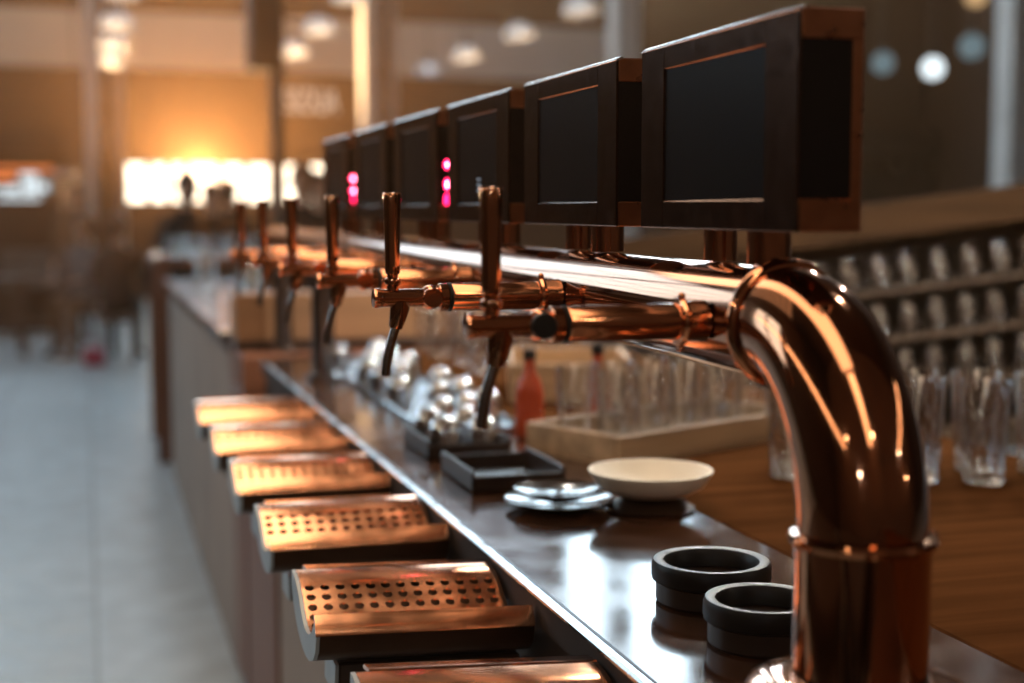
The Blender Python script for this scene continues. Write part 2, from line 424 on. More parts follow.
# plank back counter
b = MB(); b.box(.832, 1.56, -2, 5.2, 1.035, 1.07, .003); b.box(.85, 1.5, -1.9, 5.1, 0, 1.035)
one(b, 'back_counter', 'back_wood', 'wide brown plank counter carrying the glass rack', 'counter', smooth=0)

# ================================================================== copper beer tower
PX, PZ, PR = .568, 1.403, .0515
VY = .956; ER = .130; ERZ = .157; EP = .0500
tw = empty('beer_tower', (PX, VY, 1.07), 'polished copper pipe beer tower with a wide bent elbow', 'beer tower')
def tp(mb, name, m, smooth=35):
    o = mb.build(name, m, None, smooth); o.parent = tw; o.location = (-PX, -VY, -1.07); return o
FY = VY+ER
b = MB(); b.tube([(PX, FY+.001, PZ), (PX, 1.5, PZ), (PX, 2.5, PZ), (PX, 3.5, PZ), (PX, 4.43, PZ)], PR*.96, 48); b.sphere((PX, 4.43, PZ), PR*.96, 32, sz=(1, .5, 1)); tp(b, 'rail_pipe', 'copper_pipe')
path = []
for k in range(25):
    a = PI/2*k/24
    path.append((PX, FY-ER*math.sin(a), PZ-ERZ+ERZ*math.cos(a)))
path.append((PX, VY, 1.2455))
b = MB(); b.tube(path, EP, 56); tp(b, 'elbow', 'copper_pipe', 60)
b = MB(); b.torus((PX, FY, PZ), EP+.0002, .0062, 'Y', 64, 14); tp(b, 'flange_ring', 'copper')
b = MB(); b.lathe([(EP, 1.2445), (.0555, 1.2440), (.0568, 1.248), (.0555, 1.252), (EP, 1.2535)], 'Z', (PX, VY, 0), 56, caps=False); cl = tp(b, 'collar', 'copper_pipe')
for a in (PI+.1, -.1):
    q = MB(); q.sphere((PX+.0580*math.cos(a), VY+.0580*math.sin(a), 1.248), .0042, 16); o = q.build('collar_bolt', 'copper', cl)
b = MB(); b.lathe([(PR*1.01, 1.135), (PR*1.01, 1.2445)], 'Z', (PX, VY, 0), 56); tp(b, 'riser_pipe', 'copper_pipe')
b = MB(); b.lathe([(.090, 1.0705), (.090, 1.122), (.086, 1.130), (.078, 1.134), (PR*1.01, 1.136)], 'Z', (PX, VY, 0), 56); tp(b, 'base_flange', 'copper_pipe')
for y in (3.57, 4.325):
    b = MB(); b.lathe([(.045, 1.0705), (.045, 1.085), (.029, 1.09), (.029, PZ-.03)], 'Z', (PX, y, 0), 28); tp(b, 'support_leg', 'dark_steel')
b = MB()
for n in range(6):
    y = 1.145+.4*n
    b.lathe([(.030, .500-.0), (.026, .506), (.0205, .512), (.0205, .5245)], 'X', (0, y, PZ), 28, caps=True)
# ------------------------------------------------------------------ display boxes on posts
bx0, by0, bz0 = .538, 1.016, 1.4825
BW, BL, BH = .058, .330, .1765
def make_box():
    r = empty('display_box', (bx0, by0, bz0), 'x', 'display box', 'copper display boxes along the beer tower')
    t = .003
    b = MB(); b.box(t, BW-.001, t, BL-t, .001, BH-.0015); b.build('housing', 'copper_box', r, 0)
    b = MB()                                  # frame on the long face
    fy0, fy1, fz0, fz1 = .059, .272, .0265, .152
    b.box(0, t, 0, fy0, 0, BH, .0012); b.box(0, t, fy1, BL, 0, BH, .0012)
    b.box(0, t, fy0-.001, fy1+.001, 0, fz0, .0012); b.box(0, t, fy0-.001, fy1+.001, fz1, BH, .0012)
    b.build('face_frame', 'copper_box', r, 20)
    b = MB(); b.box(t-.0012, t+.0002, fy0, fy1, fz0, fz1); b.build('screen', 'black_glass', r, 0)
    b = MB()                                  # frame on the narrow end
    b.box(t, BW, 0, t, 0, .0262, .0012); b.box(t, BW, 0, t, .152, BH, .0012); b.box(.048, BW, 0, t, .025, .153, .0012)
    b.build('end_frame', 'copper_end', r, 20)
    b = MB(); b.box(t, .0482, t-.0015, t+.0002, .026, .1525); b.build('end_panel', 'black_glass', r, 0)
    b = MB(); pr_ = [(-.0010, BH-.0026), (.0042, BH+.0013), (.0072, BH+.0013), (.0072, BH-.0012), (.0, BH-.0032)]
    b.rings([[(x, 0, z) for x, z in pr_], [(x, BL, z) for x, z in pr_]]); b.build('top_trim', 'bright_steel', r, 20)
    b = MB(); b.lathe([(.019, -.0295), (.019, 0.001)], 'Z', (.030, .105, 0), 24)
    b.build('post', 'copper', r)
    b = MB(); b.lathe([(.0155, -.0295), (.0155, 0.001)], 'Z', (.030, .204, 0), 24)
    b.build('post', 'copper', r)
    return r
proto = make_box()
extra = ['largest, both dark glass panels in view', 'partly hidden by the largest box', 'with three faint pale marks on its screen',
         'with a tall glowing red indicator', 'plain and dark between two lit boxes', 'with two glowing red dots, the farthest']
boxes = []
for n in range(6):
    loc = (bx0, by0+.4*n, bz0)
    lab = '%s display box from the elbow, %s' % (ORD[n], extra[n])
    if n == 0: o = proto; o['label'] = lab
    else: o = copy_tree(proto, loc, lab)
    boxes.append(o)
def led(box, specs):
    for (x, z, w, h, m) in specs:
        b = MB(); b.lathe([(1, -.0025), (1, -.0008), (.7, .0)], 'Y', (0, 0, 0), 20)
        for v in b.bm.verts: v.co.x *= w; v.co.z *= h; v.co.y = -v.co.y-.0 if False else v.co.y
        b.build('indicator_light', m, box, 35, (x, .003, z))
led(boxes[3], [(.018, .0895, .006, .008, 'red_led'), (.018, .058, .006, .010, 'red_led'), (.018, .034, .006, .010, 'red_led'), (.018, .0895, .0028, .0038, 'red_core'), (.018, .058, .0030, .0055, 'red_core')])
for ch in list(boxes[3].children):
    if ch.name.startswith('indicator') and ch.data.materials[0].name == 'red_led_core': ch.location.y -= .0012
led(boxes[5], [(.014, .084, .0085, .0085, 'red_led'), (.014, .058, .0085, .0085, 'red_led'), (.014, .040, .006, .007, 'red_led'), (.014, .084, .0050, .0050, 'red_core'), (.014, .058, .0050, .0050, 'red_core')])
for ch in list(boxes[5].children):
    if ch.name.startswith('indicator') and ch.data.materials[0].name == 'red_led_core': ch.location.y -= .0012
for z in (.045, .053, .061):
    b = MB(); b.box(-.0006, .0002, -.008, .008, -.0013, .0013, .0003); o = b.build('pale_mark', 'screen_pale', boxes[2], 35, (.0018, .155, z))  # short pale emissive bar on the screen

# ------------------------------------------------------------------ beer taps
TX = .324
def make_tap():
    r = empty('beer_tap', (TX, 1.145, PZ), 'x', 'beer tap', 'copper taps along the beer tower')
    b = MB(); b.lathe([(.0085, -.0225), (.0108, -.0215), (.0112, -.018), (.0104, -.013), (.0100, -.010), (.0100, .034)], 'X', seg=32); b.build('tap_body', 'copper', r)
    b = MB(); b.sphere((.0430, 0, 0), .0140, 28, sz=(.88, 1, 1)); jn = b.build('joint_ball', 'copper', r, 60)
    b = MB(); b.lathe([(.0105, -.0165), (.0112, -.0155), (.0112, -.010)], 'Y', (.0425, 0, 0), 28); b.build('flow_knob', 'rubber', jn)
    b = MB(); b.lathe([(.0140, .0515), (.0155, .0525), (.0155, .0615), (.0140, .0625)], 'X', seg=36); b.build('collar_nut', 'copper', r)
    b = MB(); b.lathe([(.0135, .0625), (.0163, .0630), (.0163, .0660), (.0135, .0665)], 'X', seg=36); b.build('seal_ring', 'rubber', r)
    b = MB(); b.lathe([(.0150, .0665), (.0155, .068), (.0162, .168)], 'X', seg=36); sh = b.build('shank', 'copper', r)
    b = MB(); b.lathe([(.0160, .167), (.0205, .168), (.0215, .171), (.0205, .174), (.0175, .175), (.0185, .1935)], 'X', seg=36, caps=False)
    fl = b.build('mounting_flange', 'copper', r)
    for sgn in (1, -1):
        b = MB(); b.sphere((.171, -.004, sgn*.0222), .0036, 12); b.build('flange_bolt', 'copper', fl)
    b = MB(); b.lathe([(.0065, .008), (.0065, .0135), (.0090, .015), (.0095, .018), (.0090, .021), (.0062, .023), (.0062, .0255), (.0080, .027),
                       (.0084, .030), (.0082, .036), (.0086, .060), (.0098, .105), (.0103, .1135), (.0098, .1148)], 'Z', seg=32); h = b.build('handle', 'copper', r)
    b = MB(); b.lathe([(.0099, .1146), (.0104, .1150), (.0100, .1160), (.001, .1163)], 'Z', seg=32); b.build('handle_cap', 'copper_edge', h)
    b = MB(); b.tube([(.0090, 0, -.004), (.0080, 0, -.012), (.0035, 0, -.0315), (.0030, 0, -.0340)], [.0112, .0108, .0082, .0070], 24); sp = b.build('spout_block', 'copper_pipe', r)
    pts = []
    for k in range(11):
        t = k/10; pts.append((.0040-.0125*t-.0022*math.sin(PI*t), 0, -.030-.0565*t))
    b = MB(); R = b.tube(pts, .0051, 20, caps=False); b.tube(list(reversed(pts)), .0041, 20, caps=False); b.build('spout', 'dark_steel', sp)
    return r
proto = make_tap()
knob_copper = next(g_ for ch in proto.children for g_ in ch.children if g_.name.startswith('flow_knob')).data.copy()
knob_copper.materials[0] = M['copper']
look = ['large and sharp with its black knob showing', 'standing between the two red indicator lights', 'with bright glints on its body',
        'softly blurred before a dark leg', 'blurred in the warm glow', 'the faintest and farthest']
for n in range(6):
    lab = '%s beer tap from the elbow, %s' % (ORD[n], look[n])
    if n == 0: proto['label'] = lab
    else:
        c = copy_tree(proto, (TX, 1.145+.4*n, PZ), lab)
        for ch in c.children:
            for g_ in ch.children:
                if g_.name.startswith('flow_knob'): g_.data = knob_copper

# ------------------------------------------------------------------ drip trays
TL, TR_ = .228, .4755
outer = [(.1980, 1.0660), (.1960, 1.0520), (.1800, 1.0340), (.1550, 1.0180), (.1310, 1.0080), (.1000, 1.0005), (.0720, .9980), (.0450, 1.0000), (.0200, 1.0085), (.0060, 1.0210), (.0010, 1.0410)]
plate = [(.1980, 1.0660), (.1800, 1.0645), (.1600, 1.0608), (.1450, 1.0555), (.1300, 1.0475), (.1150, 1.0385), (.1000, 1.0310), (.0850, 1.0265), (.0680, 1.0255), (.0500, 1.0290), (.0350, 1.0360), (.0220, 1.0470), (.0140, 1.0570)]
def curve_len(pts):
    L = [0]
    for a, b_ in zip(pts, pts[1:]): L.append(L[-1]+math.dist(a, b_))
    return L
PLn = curve_len(plate)
def on_plate(s):
    for i in range(len(PLn)-1):
        if s <= PLn[i+1] or i == len(PLn)-2:
            t = (s-PLn[i])/(PLn[i+1]-PLn[i])
            return tuple(plate[i][k]+t*(plate[i+1][k]-plate[i][k]) for k in (0, 1))
def make_tray():
    r = empty('drip_tray', (TL, 1.098, 0), 'x', 'drip tray', 'copper drip trays along the bar front')
    W = TR_-TL
    b = MB()
    inner = [(y+(.0 if i > 8 else -.002), z-.011) for i, (y, z) in enumerate(plate)]
    inner[0] = (.1955, 1.0650); inner[1] = (.1790, 1.0545); inner[-1] = (.0135, 1.0555); inner[-2] = (.0150, 1.0450); inner[-3] = (.0220, 1.0340)
    ring = outer+list(reversed(inner))
    b.prism(ring, .004, W-.004)
    b.build('trough', 'shaded_copper', r)
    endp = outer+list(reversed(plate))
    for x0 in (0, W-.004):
        b = MB(); b.prism(endp, x0, x0+.0045); b.build('end_plate', 'grey_metal' if x0 == 0 else 'shaded_copper', r)
    # perforated insert with real round holes
    b = MB(); S = PLn[-1]; rows, cols = 5, 13
    s0, ds, x0, dx, hr = .0440, .0165, .0012, (W-.0054)/13, .0056
    NS = 16
    def P(u, s): y, z = on_plate(s); return (u, y, z)
    # top and bottom strips, side strips
    def strip(sa, sb, n):
        for k in range(n):
            a_, c_ = sa+(sb-sa)*k/n, sa+(sb-sa)*(k+1)/n
            b.quad([P(x0+.0042, a_), P(x0+.0042+cols*dx-.005, a_), P(x0+.0042+cols*dx-.005, c_), P(x0+.0042, c_)])
    XE = W-.0048; xs0 = .0048; dxc = (XE-xs0)/cols
    def strip(sa, sb, n):
        for k in range(n):
            a_, c_ = sa+(sb-sa)*k/n, sa+(sb-sa)*(k+1)/n
            for c in range(cols):
                ua, ub = xs0+c*dxc, xs0+(c+1)*dxc
                b.quad([P(ua, a_), P(ub, a_), P(ub, c_), P(ua, c_)])
    strip(.001, s0, 3); strip(s0+rows*ds, S, 4)
    for rr in range(rows):
        for c in range(cols):
            cu, cs = xs0+(c+.5)*dxc, s0+(rr+.5)*ds
            inn, out = [], []
            for k in range(NS):
                a = 2*PI*k/NS+PI/4
                ca, sa = math.cos(a), math.sin(a); m_ = max(abs(ca), abs(sa))
                inn.append(b.bm.verts.new(P(cu+hr*ca, cs+hr*sa)))
                out.append(b.bm.verts.new(P(cu+dxc/2*ca/m_, cs+ds/2*sa/m_)))
            low = [b.bm.verts.new(v.co+Vector((0, 0, -.0015))) for v in inn]
            for k in range(NS):
                j = (k+1) % NS
                b.bm.faces.new((out[k], out[j], inn[j], inn[k]))
                b.bm.faces.new((inn[k], inn[j], low[j], low[k]))
    b.build('perforated_insert', 'copper_tray', r, 40)
    b = MB(); lip = [(.0145, 1.0560), (.0140, 1.0605), (.0120, 1.0618), (.0095, 1.0605), (-.0010, 1.0440), (-.0016, 1.0412), (.0008, 1.0408), (.0100, 1.0560)]
    b.prism(lip, -.0012, W); b.build('front_lip', 'copper_tray', r)
    b = MB(); b.prism([(.1981, 1.0660), (.2000, 1.0672), (.2240, 1.0650), (.2290, 1.0615), (.2270, 1.0600), (.2000, 1.0635), (.1983, 1.062)], .018, W); b.build('rear_flange', 'copper', r)
    b = MB(); b.box(.034, W, .050, .120, .955, .9945, .003); b.box(.054, W, .060, .110, .915, .955, .003); br = b.build('bracket', 'dark_wood', r)
    b = MB(); b.prism([(.050, .957), (.120, .957), (.120, .992), (.050, .992)], .0302, .0342); b.build('bracket_plate', 'grey_metal', br)
    return r
proto = make_tray()
for ch in proto.children: ch.location.z = -1.06
proto.location.z = 1.06
trays_ = {0: proto}
tl = ['only its upper edge in view', 'with its row of black holes sharply in focus', 'next along from the sharp tray', 'slightly blurred and bright orange', 'blurred with only one row of holes showing', 'the last and most blurred']
for n in range(6):
    lab = '%s copper drip tray from the elbow, %s' % (ORD[n], tl[n])
    if n == 0: proto['label'] = lab
    else: trays_[n] = copy_tree(proto, (TL, 1.098+.4*n, 1.06), lab)
for n, (ro, ya) in {0: (3.0, 0), 1: (2.0, 0)}.items(): trays_[n].rotation_euler = (0, math.radians(ro), math.radians(ya))

# ================================================================== things on the counter
def ring_dish(x, y, label, r=.062, h=.040):
    t = empty('rubber_rimmed_dish', (x, y, 1.0702), label, 'dish', 'rubber rimmed dishes beside the copper riser')
    b = MB(); b.lathe([(r*.88, 0), (r*.92, .003), (r*.92, h*.48), (r*.88, h*.52), (r*.70, h*.52), (r*.001, h*.50)], 'Z', seg=48); b.build('dish_body', 'dark_steel' if False else 'dark_wood', t)
    b = MB(); b.lathe([(r*.90, h*.50), (r*.985, h*.54), (r, h*.64), (r*.995, h*.88), (r*.96, h*.985), (r*.90, h), (r*.80, h*.97), (r*.76, h*.88), (r*.745, h*.56)], 'Z', seg=64, caps=False); b.build('rim_ring', 'rubber', t)
ring_dish(.6515, 1.412, 'round black rubber-rimmed dish standing free on the glossy counter', .0660, .047)
ring_dish(.6360, 1.2545, 'round black rubber-rimmed dish tucked beside the copper riser pipe', .0600, .047)
# stack of dark plates, cream dish
t = empty('plate_stack_plate', (.640, 1.90, 1.0702))
bpy.data.objects.remove(t)
def plate_thing(z, r, label):
    b = MB(); b.lathe([(r*.55, 0), (r*.6, .002), (r, .012), (r*1.0, .0145), (r*.62, .006), (.001, .005)], 'Z', seg=48)
    one(b, 'plate', 'dark_plate', label, 'plate', 'dark plates stacked on the counter', loc=(.648, 1.93, z))
plate_thing(1.0702, .078, 'lower dark glossy plate of the pair by the cream dish')
plate_thing(1.0850, .066, 'upper dark glossy plate of the pair by the cream dish')
t = empty('cream_dish', (.800, 1.86, 1.0), 'wide cream dish on a dark round foot', 'dish')
t.location = (.770, 1.88, 1.0702)
b = MB(); b.lathe([(.060, 0), (.064, .004), (.050, .012), (.034, .018), (.034, .024)], 'Z', seg=40); b.build('foot', 'dark_wood', t)
b = MB(); b.lathe([(.030, .020), (.055, .024), (.076, .036), (.088, .054), (.090, .058), (.086, .058), (.072, .042), (.05, .032), (.001, .028)], 'Z', seg=48); b.build('bowl', 'cream', t)

# small dark steel trays with upside-down glasses
def bar_tray(x, y, w, d, label):
    t = empty('serving_tray', (x, y, 1.0702), label, 'tray', 'dark rimmed serving trays in a row on the counter')
    b = MB(); b.box(-w/2, w/2, -d/2, d/2, 0, .006, .002); b.build('tray_base', 'dark_steel', t)
    b = MB()
    b.box(-w/2, w/2, -d/2, -d/2+.006, .0, .026, .002); b.box(-w/2, w/2, d/2-.006, d/2, .0, .026, .002)
    b.box(-w/2, -w/2+.006, -d/2, d/2, .0, .034, .002); b.box(w/2-.006, w/2, -d/2, d/2, .0, .034, .002)
    b.build('tray_rim', 'dark_wood', t)
trays = [(.630, 2.46), (.628, 2.16)]
tlab = ['dark rimmed serving tray beside the steel drainboard', 'dark rimmed serving tray nearest the dark plates']
t = empty('drainboard', (.718, 3.36, 1.0702), 'hammered wet steel drainboard along the far half of the counter', 'drainboard')
b = MB(); b.box(-.096, .096, -.74, .72, 0, .004, .0015); b.build('board_sheet', 'wet_steel', t, 20)
b = MB()
for s_ in (-1, 1): b.box(s_*.096-.004, s_*.096+.004, -.744, .724, 0, .012, .002)
for y in (-.740, .720): b.box(-.100, .100, y-.004, y+.004, 0, .012, .002)
b.build('raised_rim', 'steel', t, 20)
for (x, y), l in zip(trays, tlab): bar_tray(x, y, .15, .20, l)

def tumbler_mesh(r0, r1, h, base=.012, th=.0022):
    b = MB()
    b.lathe([(r0*.9, 0), (r0, .003), (r1, h-.002), (r1-th*.5, h), (r1-th, h-.001), (r0-th, base+.003), (r0*.75, base), (.001, base*.9)], 'Z', seg=24)
    return b
def mk_glass(name, r0, r1, h, m, label, group, loc):
    return one(tumbler_mesh(r0, r1, h), name, m, label, 'glass', group, loc=loc, smooth=50)
# upside-down on trays: short tumblers
def mk_cup(name, label, group, loc):
    b = MB(); b.lathe([(.0285, 0), (.0298, .001), (.0295, .004), (.0285, .030), (.0272, .040), (.0242, .051), (.019, .0575), (.012, .0615), (.006, .0630), (.001, .0633)], 'Z', seg=28, caps=False)
    return one(b, name, 'steel', label, 'cup', group, loc=loc, smooth=50)
gl = mk_cup('steel_cup', 'shiny steel cup upside down on a dark rimmed serving tray', 'steel cups on the serving trays', (.64, 2.10, 1.0765))
gl.location = (trays[0][0]-.05, trays[0][1]-.05, 1.0765)
spots = [(x+dx, y+dy, 1.0767) for (x, y) in trays[:1] for dx in (-.035, .035) for dy in (-.055, .06)]
first = True
for p in spots:
    if first: gl.location = p; first = False
    else: copy_tree(gl, p)
g5 = mk_cup('steel_cup', 'shiny steel cup upside down on the wet steel drainboard', 'steel cups on the drainboard', (.6, 2.8, 1.0745))
first = True
for k in range(7):
    for c in range(3):
        if (k*3+c) % 4 == 3: continue
        p = (.658+.061*c*1.0+random.uniform(-.004, .004), 2.74+.19*k+(c-1)*.05+random.uniform(-.02, .02), 1.0745)
        if first: g5.location = p; first = False
        else: copy_tree(g5, p)
# tall glasses on the back counter, left part (behind the tap arm)
g2 = mk_glass('tall_glass', .028, .036, .150, 'tall_clear', 'tall clear beer glass standing behind the tap arm', 'tall glasses behind the tap arm', (1.0, 3.1, 1.0702))
# wooden crate behind the trays
t = empty('wooden_crate', (1.08, 3.15, 1.0702), 'open tan wooden crate standing behind the serving trays', 'crate', rot=(0, 0, -.28))
for s_ in (-1, 1):
    b = MB(); b.box(-.14, .14, s_*.195-.005, s_*.195+.005, .004, .09, .002); b.build('crate_side', 'rack_wood', t)
    b = MB(); b.box(s_*.135-.005, s_*.135+.005, -.189, .189, .004, .09, .002); b.build('crate_end', 'rack_wood', t)
b = MB(); b.box(-.13, .13, -.19, .19, 0, .008); b.build('crate_floor', 'rack_wood', t)

# low pale crate of tall glasses behind the cream dish
KA = math.radians(26)
kc = empty('glass_crate', (.845, 2.20, 1.0702), 'low pale wooden crate of tall glasses behind the cream dish', 'crate', rot=(0, 0, KA))
b = MB(); b.box(0, .50, 0, .010, .004, .052, .002); b.build('crate_front', 'rack_wood', kc)
b = MB(); b.box(0, .50, .22, .230, .004, .052, .002); b.build('crate_back', 'rack_wood', kc)
for u in (0, .49):
    b = MB(); b.box(u, u+.01, .0105, .2195, .004, .052, .002); b.build('crate_end', 'rack_wood', kc)
b = MB(); b.box(0.0, .50, 0, .23, 0, .0039); b.build('crate_floor', 'rack_wood', kc)
KM = Matrix.Translation((.845, 2.20, 1.0702)) @ Matrix.Rotation(KA, 4, 'Z')
gk = None
for r_ in range(2):
    for k in range(5):
        p = KM @ Vector((.06+k*.095, .06+r_*.105, .0042))
        if gk is None: gk = mk_glass('tall_glass', .028, .036, .150, 'tall_clear', 'tall clear glass standing in the low pale crate', 'tall glasses in the low crate', p)
        else: copy_tree(gk, p)
# ------------------------------------------------------------------ sloping glass rack
CA = -math.radians(27)
RO = (2.42, 4.30, 0.0)
RK = Matrix.Translation(RO) @ Matrix.Rotation(CA, 4, 'Z')
TILT = math.radians(8.0)
rk = empty('glass_rack', RO, 'tall sloping wooden rack crowded with rows of beer glasses', 'rack', rot=(0, 0, CA))
RX0, RX1, RD = -.86, 1.05, .40
shelf_z = [.70, .865, 1.03, 1.195]
def shelf_pt(u, v, z): return (u, v, z+math.tan(TILT)*u)
def slope_board(u0, u1, v0, v1, z0, z1):
    b = MB(); b.rings([[shelf_pt(u0, v0, z0), shelf_pt(u1, v0, z0), shelf_pt(u1, v1, z0), shelf_pt(u0, v1, z0)],
                       [shelf_pt(u0, v0, z1), shelf_pt(u1, v0, z1), shelf_pt(u1, v1, z1), shelf_pt(u0, v1, z1)]]); return b
for z in shelf_z: slope_board(RX0, RX1, 0, RD, z, z+.009).build('shelf', 'shelf_wood', rk, 0)
slope_board(RX0, RX1, -.02, RD, 1.385, 1.50).build('top_board', 'board_wood', rk, 0)
slope_board(RX0, RX1, RD+.002, RD+.016, .55, 1.385).build('back_board', 'pale_board', rk, 0)
for u in (RX0-.031, RX1+.001):
    for v in (.0, RD-.03):
        b = MB(); b.box(u, u+.03, v, v+.03, 0, 1.46+math.tan(TILT)*u, .002); b.build('upright', 'rack_wood', rk, 0)
protos = {}
def put(kind, lab, grp, r0, r1, h, m, loc, rot):
    key = (kind, grp)
    if key not in protos:
        o = mk_glass(kind, r0, r1, h, m, lab, grp, loc); o.rotation_euler = rot; protos[key] = o
    else:
        copy_tree(protos[key], loc, rot=rot)
tilt_rot = (Matrix.Rotation(CA, 3, 'Z') @ Matrix.Rotation(-TILT, 3, 'Y')).to_euler()
labs = ['beer glass on the lowest sloping shelf of the rack', 'beer glass on the second sloping shelf of the rack', 'beer glass on the third sloping shelf of the rack', 'beer glass on the top sloping shelf of the rack']
for i in range(4):
    z = shelf_z[i]+.0092
    for row in range(2):
        for k in range(19):
            u = RX0+.06+k*.0965+(row % 2)*.03+random.uniform(-.006, .006)
            v = .07+row*.17
            if u > RX1-.06: continue
            p = RK @ Vector(shelf_pt(u, v, z))
            put('beer_glass', labs[i], labs[i].replace('beer glass', 'beer glasses'), .040, .031, .118, 'rack_glass', p, tilt_rot)
NK = Matrix.Translation((1.22, 2.10, 1.0702)) @ Matrix.Rotation(CA, 4, 'Z')
# glasses standing on the plank counter before and below the rack
for row in range(2):
    for k in range(9):
        u = -.10+k*.10; p = NK @ Vector((u, -row*.11, 0))
        if p.x < .95 or p.x > 1.50: continue
        put('beer_glass', 'tall beer glass standing on planks before the rack', 'beer glasses on the plank counter', .032, .041, .165, 'tall_clear', (p.x, p.y, 1.0702), (0, 0, 0))
# tall glasses further along the back counter
first = True
for row in range(3):
    for k in range(6):
        x, y = .98+row*.12+.015*(k % 2), 3.60+k*.22
        if first: g2.location = (x, y, 1.0702); first = False
        else: copy_tree(g2, (x, y, 1.0702))
# red bottles between the glasses
def bottle(x, y, label, m='red_liquid'):
    t = empty('syrup_bottle', (x, y, 1.0702), label, 'bottle', 'red bottles before the glass rack')
    b = MB(); b.lathe([(.024, 0), (.027, .004), (.027, .085), (.022, .105), (.011, .125), (.010, .150)], 'Z', seg=24); b.build('bottle_body', m, t)
    b = MB(); b.lathe([(.012, .148), (.0125, .150), (.0125, .165), (.011, .167)], 'Z', seg=20); b.build('cap', 'cloth_black', t)
bottle(.800, 2.56, 'red syrup bottle standing left of the tall glasses crate')
bottle(.96, 2.62, 'red syrup bottle standing behind the pale glass crate')

# ================================================================== lamps
def dome_lamp(x, y, zb, d, label, group, m='dome_glass', bulb='bulb_cool', top=11.58, inner=False):
    t = empty('pendant_lamp', (x, y, zb), label, 'lamp', group)
    R = d/2; prof = []
    for k in range(11):
        a = PI/2*k/10; prof.append((R*math.cos(a)*1.0 if k < 10 else .03, R*1.0*math.sin(a)))
    inn = [(max(r-.012, .012), h-.006) for r, h in prof]
    b = MB(); b.lathe(prof+list(reversed(inn))+[prof[0]], 'Z', seg=32, caps=False); b.build('glass_shade', m, t, 60)
    b = MB(); b.lathe([(.045, R-.01), (.05, R), (.04, R+.07), (.02, R+.09)], 'Z', seg=20); b.build('socket', 'iron', t)
    b = MB(); b.lathe([(.008, R+.08), (.008, top-zb)], 'Z', seg=8); b.build('cord', 'iron', t)
    b = MB(); b.sphere((0, 0, R*.42), R*.27, 16); b.build('bulb', bulb, t)
    return t
LZ = 3.44
def row(xs_, zs_, labs, grp, d=.36):
    for x, Z, l in zip(xs_, zs_, labs): dome_lamp(x, (Z-.2865*x)/.958, LZ, d, l, grp)
row([.37]*4, [13.2, 15.5, 17.5, 19.5], ['uppermost glass dome lamp of the column beside the left pillar', 'second glass dome lamp down the column beside the left pillar', 'third glass dome lamp down the column beside the left pillar', 'lowest and smallest glass dome lamp of the column beside the left pillar'], 'glass dome lamps over the aisle')
row([2.43, 2.52, 2.58], [13.5, 15.9, 18.2], ['glass dome lamp cut by the top edge beside the third pillar', 'larger glass dome lamp just right of the dark column', 'smaller glass dome lamp low beside the dark column'], 'glass dome lamps beside the dark column')
row([4.78]*4, [14.4, 16.4, 18.7, 20.7], ['glass dome lamp at the top, last and biggest of the diagonal row', 'glass dome lamp second from the top of the diagonal row', 'glass dome lamp third from the top of the diagonal row', 'lowest glass dome lamp of the diagonal row'], 'glass dome lamps in a diagonal row')
def globe(x, y, z, r, m, label):
    t = empty('globe_lamp', (x, y, z), label, 'lamp', 'round lamps right of the display boxes')
    b = MB(); b.sphere((0, 0, 0), r, 24); b.build('globe', m, t)
    b = MB(); b.lathe([(.03, r-.01), (.03, r+.06)], 'Z', seg=12); b.lathe([(.008, r+.05), (.008, 11.58-z)], 'Z', seg=8); b.build('cord', 'iron', t)
M['globe_bright'] = emis('globe_bright', (.86, .96, 1.0), 1.5)
M['globe_dim'] = emis('globe_dim', (.42, .62, .70), .30)
M['globe_amber'] = emis('globe_amber', (1.0, .62, .30), .6)
globe(7.77, 12.0, 2.846, .105, 'globe_bright', 'bright white round lamp right of the largest display box')
globe(7.23, 12.0, 2.878, .105, 'globe_dim', 'dim blue round lamp against the side of the largest box')
globe(8.19, 12.0, 3.06, .12, 'globe_dim', 'dim blue round lamp right of the bright white one')
globe(6.85, 10.0, 3.20, .09, 'globe_amber', 'amber lamp cut off by the top right edge')
# unseen strip lamps, added for warm streaks on the copper
for i, (x, y0, y1, z, hw, lm) in enumerate(((-3.4, -2.2, 6.6, 3.3, .10, 'strip_fill'), (.32, .1, 5.0, 3.0, .28, 'broad_fill'), (.34, -2.2, .07, 3.0, .15, 'mid_fill'), (4.3, -2.2, 1.2, 3.0, .10, 'strip_fill'))):
    t = empty('added_strip_lamp', (x, (y0+y1)/2, z), 'unseen warm strip lamp added for streaks on the copper', 'lamp', 'added warm strip lamps over the near bar')
    b = MB(); b.box(-hw-.02, hw+.02, (y0-y1)/2, (y1-y0)/2, 0, .05, .01)
    for s in (-1, 1): b.lathe([(.006, .05), (.006, 11.58-z)], 'Z', (0, s*(y1-y0)*.4, 0), 8)
    b.build('lamp_housing', 'iron', t)
    b = MB(); b.box(-hw, hw, (y0-y1)/2+.03, (y1-y0)/2-.03, -.012, .0); b.build('lamp_tube', lm, t)

